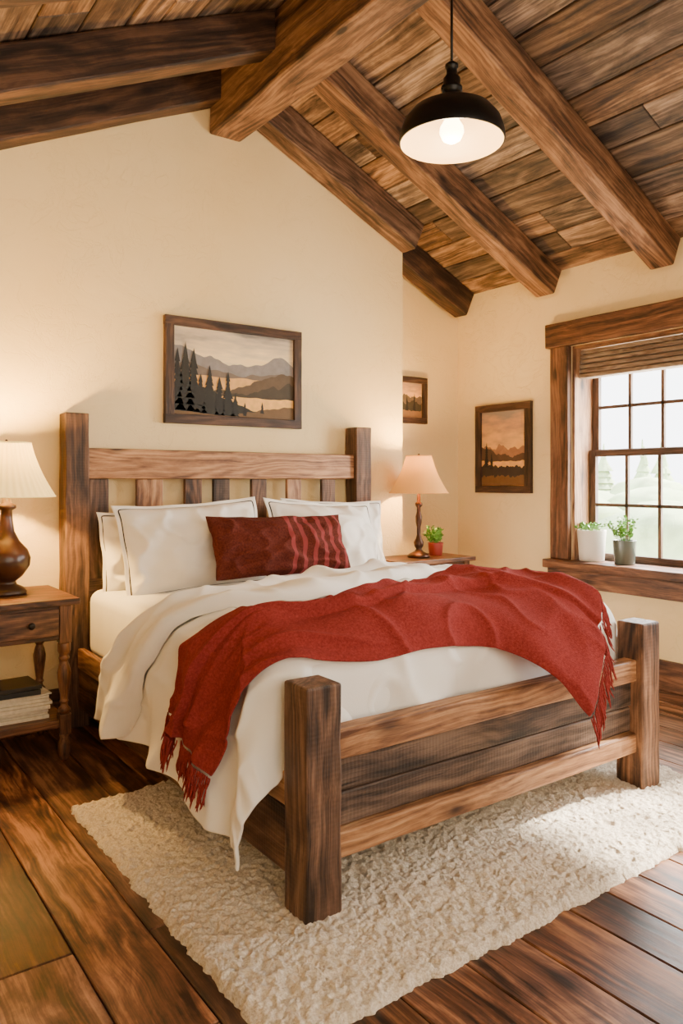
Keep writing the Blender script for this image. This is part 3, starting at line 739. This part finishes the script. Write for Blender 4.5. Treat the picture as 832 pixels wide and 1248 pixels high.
# ------------------------------------------------------------------ paintings
flat = {}
def fm(c):
    if c not in flat: flat[c] = simple('paint_%d_%d_%d' % c, col(*c), 0.7, var=0.14, vscale=22)
    return flat[c]
def skymat(name, stops):
    m, nt, b, o = new_mat(name); L = nt.links.new
    tc = N(nt, 'ShaderNodeTexCoord'); sp = N(nt, 'ShaderNodeSeparateXYZ'); L(tc.outputs['Generated'], sp.inputs[0])
    mp = N(nt, 'ShaderNodeMapping'); mp.inputs['Scale'].default_value = (2.5, 2.5, 9); L(tc.outputs['Generated'], mp.inputs['Vector'])
    n = N(nt, 'ShaderNodeTexNoise'); n.inputs['Scale'].default_value = 1.3; n.inputs['Detail'].default_value = 6; L(mp.outputs[0], n.inputs['Vector'])
    ad = N(nt, 'ShaderNodeMath', operation='MULTIPLY_ADD'); ad.inputs[1].default_value = 0.7; ad.inputs[2].default_value = -0.35; L(n.outputs['Fac'], ad.inputs[0])
    a2 = N(nt, 'ShaderNodeMath', operation='ADD'); L(ad.outputs[0], a2.inputs[0]); L(sp.outputs['Z'], a2.inputs[1])
    r = ramp(nt, stops); L(a2.outputs[0], r.inputs['Fac']); L(r.outputs['Color'], b.inputs['Base Color']); b.inputs['Roughness'].default_value = 0.7
    return m
def painting(loc, rz, w, h, fw, sky, layers, pines):
    M = Matrix.Translation(loc) @ Matrix.Rotation(rz, 4, 'Z') @ Matrix.Translation((0, -0.003, 0))
    mats = [M_frame, sky, M_dark]; m = MB()
    D = 0.034
    m.box(-w/2, w/2, -D, 0, h/2-fw, h/2, 0, 0, M, 6, 0.001); m.box(-w/2, w/2, -D, 0, -h/2, -h/2+fw, 0, 0, M, 6, 0.001)
    m.box(-w/2, -w/2+fw, -D-0.001, 0, -h/2+fw*0.9, h/2-fw*0.9, 0, 2, M, 6, 0.001); m.box(w/2-fw, w/2, -D-0.001, 0, -h/2+fw*0.9, h/2-fw*0.9, 0, 2, M, 6, 0.001)
    iw, ih = w-2*fw, h-2*fw; y = -0.014
    m.add([(-iw/2-.004, y, -ih/2-.004), (iw/2+.004, y, -ih/2-.004), (iw/2+.004, y, ih/2+.004), (-iw/2-.004, y, ih/2+.004)], [[0, 1, 2, 3]], 1, 0, M)
    for li, (c, fn) in enumerate(layers):
        mats.append(fm(c)); y -= 0.0006; vs = []; fs = []; n = 60
        for i in range(n+1):
            t = i/n; lo_, hi_ = fn(t); vs += [(-iw/2+iw*t, y, -ih/2+ih*lo_), (-iw/2+iw*t, y, -ih/2+ih*max(hi_, lo_))]
        for i in range(n): fs.append([2*i, 2*i+2, 2*i+3, 2*i+1])
        m.add(vs, fs, len(mats)-1, 0, M)
    if pines:
        mats.append(fm((30, 28, 24))); y -= 0.0006
        for (t, b0, hh, ww) in pines:
            cx = -iw/2+iw*t; z0 = -ih/2+ih*b0; k = 9
            for i in range(k):
                f = i/k; za = z0+hh*ih*f; wa = ww*iw*(1-f*0.8)*(1+0.2*math.sin(i*5+t*30))
                m.add([(max(cx-wa, -iw/2), y-i*1e-5, za), (cx+wa*random.uniform(0.7, 1.1), y-i*1e-5, za-0.003), (cx, y-i*1e-5, min(za+hh*ih*0.25, ih/2))], [[0, 1, 2]], len(mats)-1, 0, M)
    return m.obj('framed_painting', mats, bevel=0.003, fix=False)
def nz(t, s, k): return noise.noise(Vector((t*s, k, 0.3)))+0.5*noise.noise(Vector((t*s*2.7, k+5, 0.3)))
skyA = skymat('painted_sky', [(0.1, col(206, 144, 70)), (0.4, col(252, 210, 134)), (0.62, col(252, 224, 172)), (0.85, col(200, 180, 156)), (1.0, col(128, 120, 116))])
painting((2.12, YB, 1.87), 0, 0.90, 0.605, 0.055, skyA, [
    ((136, 128, 126), lambda t: (0.3, 0.62+0.46*max(0, 0.40-t)**1.1+0.13*math.exp(-((t-0.88)/0.12)**2)+0.05*nz(t, 7, 1))),
    ((116, 100, 88), lambda t: (0.2, 0.52+0.10*math.exp(-((t-0.12)/0.12)**2)+0.05*nz(t, 5, 2))),
    ((218, 166, 98), lambda t: (0.1, 0.46+0.02*nz(t, 5, 6))),
    ((92, 74, 54), lambda t: (0.15, 0.30+0.34*sstep(0.35, 0.95, t)*0.75+0.05*nz(t, 9, 3))),
    ((64, 54, 40), lambda t: (0.15, 0.26+0.20*sstep(0.45, 1.0, t)*0.75+0.05*nz(t, 11, 9))),
    ((240, 182, 98), lambda t: (0.05, 0.24+0.02*nz(t, 5, 7))),
    ((40, 36, 30), lambda t: (0.0, 0.36-0.28*sstep(0.1, 0.7, t)+0.03*nz(t, 12, 4))),
    ((104, 78, 48), lambda t: (0.0, 0.05+0.10*sstep(0.5, 1, t)+0.02*nz(t, 12, 8)))],
    [(0.03, 0.05, 0.62, 0.075), (0.09, 0.04, 0.70, 0.08), (0.155, 0.04, 0.64, 0.075), (0.21, 0.03, 0.40, 0.06), (0.28, 0.02, 0.50, 0.068), (0.36, 0.01, 0.40, 0.058), (0.43, 0.01, 0.46, 0.06), (0.49, 0.01, 0.24, 0.04), (0.57, 0.02, 0.14, 0.022), (0.72, 0.06, 0.12, 0.02)])
skyB = skymat('painted_sunset', [(0.3, col(244, 178, 82)), (0.55, col(248, 192, 112)), (0.75, col(206, 156, 110)), (0.95, col(144, 128, 118))])
painting((XW1, 3.79, 1.48), -math.pi/2, 0.53, 0.65, 0.055, skyB, [
    ((164, 116, 80), lambda t: (0.2, 0.50+0.08*nz(t, 5, 1))),
    ((88, 64, 46), lambda t: (0.2, 0.40+0.12*sstep(0.6, 0, t)+0.04*nz(t, 8, 2))),
    ((236, 174, 92), lambda t: (0.1, 0.33+0.02*nz(t, 5, 7))),
    ((52, 40, 32), lambda t: (0.0, 0.26+0.05*nz(t, 10, 3))),
    ((110, 76, 40), lambda t: (0.0, 0.13+0.04*nz(t, 14, 4)))],
    [(0.12, 0.25, 0.3, 0.06), (0.24, 0.22, 0.2, 0.05)])
painting((3.66, YR, 1.84), 0, 0.38, 0.345, 0.045, skyB, [
    ((110, 92, 74), lambda t: (0.2, 0.6+0.1*nz(t, 5, 1))),
    ((60, 54, 42), lambda t: (0.0, 0.45+0.1*nz(t, 6, 2))),
    ((150, 110, 70), lambda t: (0.0, 0.2+0.05*nz(t, 6, 3)))], [(0.3, 0.2, 0.5, 0.07), (0.5, 0.2, 0.4, 0.06), (0.75, 0.2, 0.45, 0.06)])

# ------------------------------------------------------------------ lighting
wd = bpy.data.worlds.new('World'); scene.world = wd; wd.use_nodes = True
wd.node_tree.nodes['Background'].inputs[0].default_value = (0.95, 0.97, 1.0, 1)
wd.node_tree.nodes['Background'].inputs[1].default_value = 8.0
d = Vector((-1.3, 0.36, -1.15)).normalized()
light('sun', 'SUN', (8, -3, 6), 50, (1.0, 0.90, 0.74), angle=math.radians(4), rot=d.to_track_quat('-Z', 'Y').to_euler())
rotL = Vector((-1, 0, 0)).to_track_quat('-Z', 'Z').to_euler()
light('window_daylight', 'AREA', (XW1+0.32, (WY0+WY1)/2, 1.43), 130, (1.0, 0.95, 0.88), shape='RECTANGLE', size=1.0, size_y=1.4, rot=rotL)
light('window_daylight', 'AREA', (XW1+0.32, (VY0+VY1)/2, 1.43), 160, (1.0, 0.94, 0.85), shape='RECTANGLE', size=1.0, size_y=1.4, rot=rotL)
light('front_fill', 'AREA', (1.2, -1.3, 1.7), 92, (1.0, 0.88, 0.70), shape='RECTANGLE', size=3.2, size_y=2.0, rot=Vector((0.1, 1, -0.05)).to_track_quat('-Z', 'Z').to_euler())  # added fill light behind the camera; the front wall has no window

# ------------------------------------------------------------------ camera
cd = bpy.data.cameras.new('camera'); cam = bpy.data.objects.new('camera', cd); scene.collection.objects.link(cam)
cd.sensor_fit = 'VERTICAL'; cd.sensor_height = 36; cd.lens = 36*925/1248; cd.shift_y = -39/1248; cd.clip_start = 0.02
cam.location = (0, 0, 1.25); cam.rotation_euler = (math.pi/2, 0, -math.radians(35.8))
scene.camera = cam
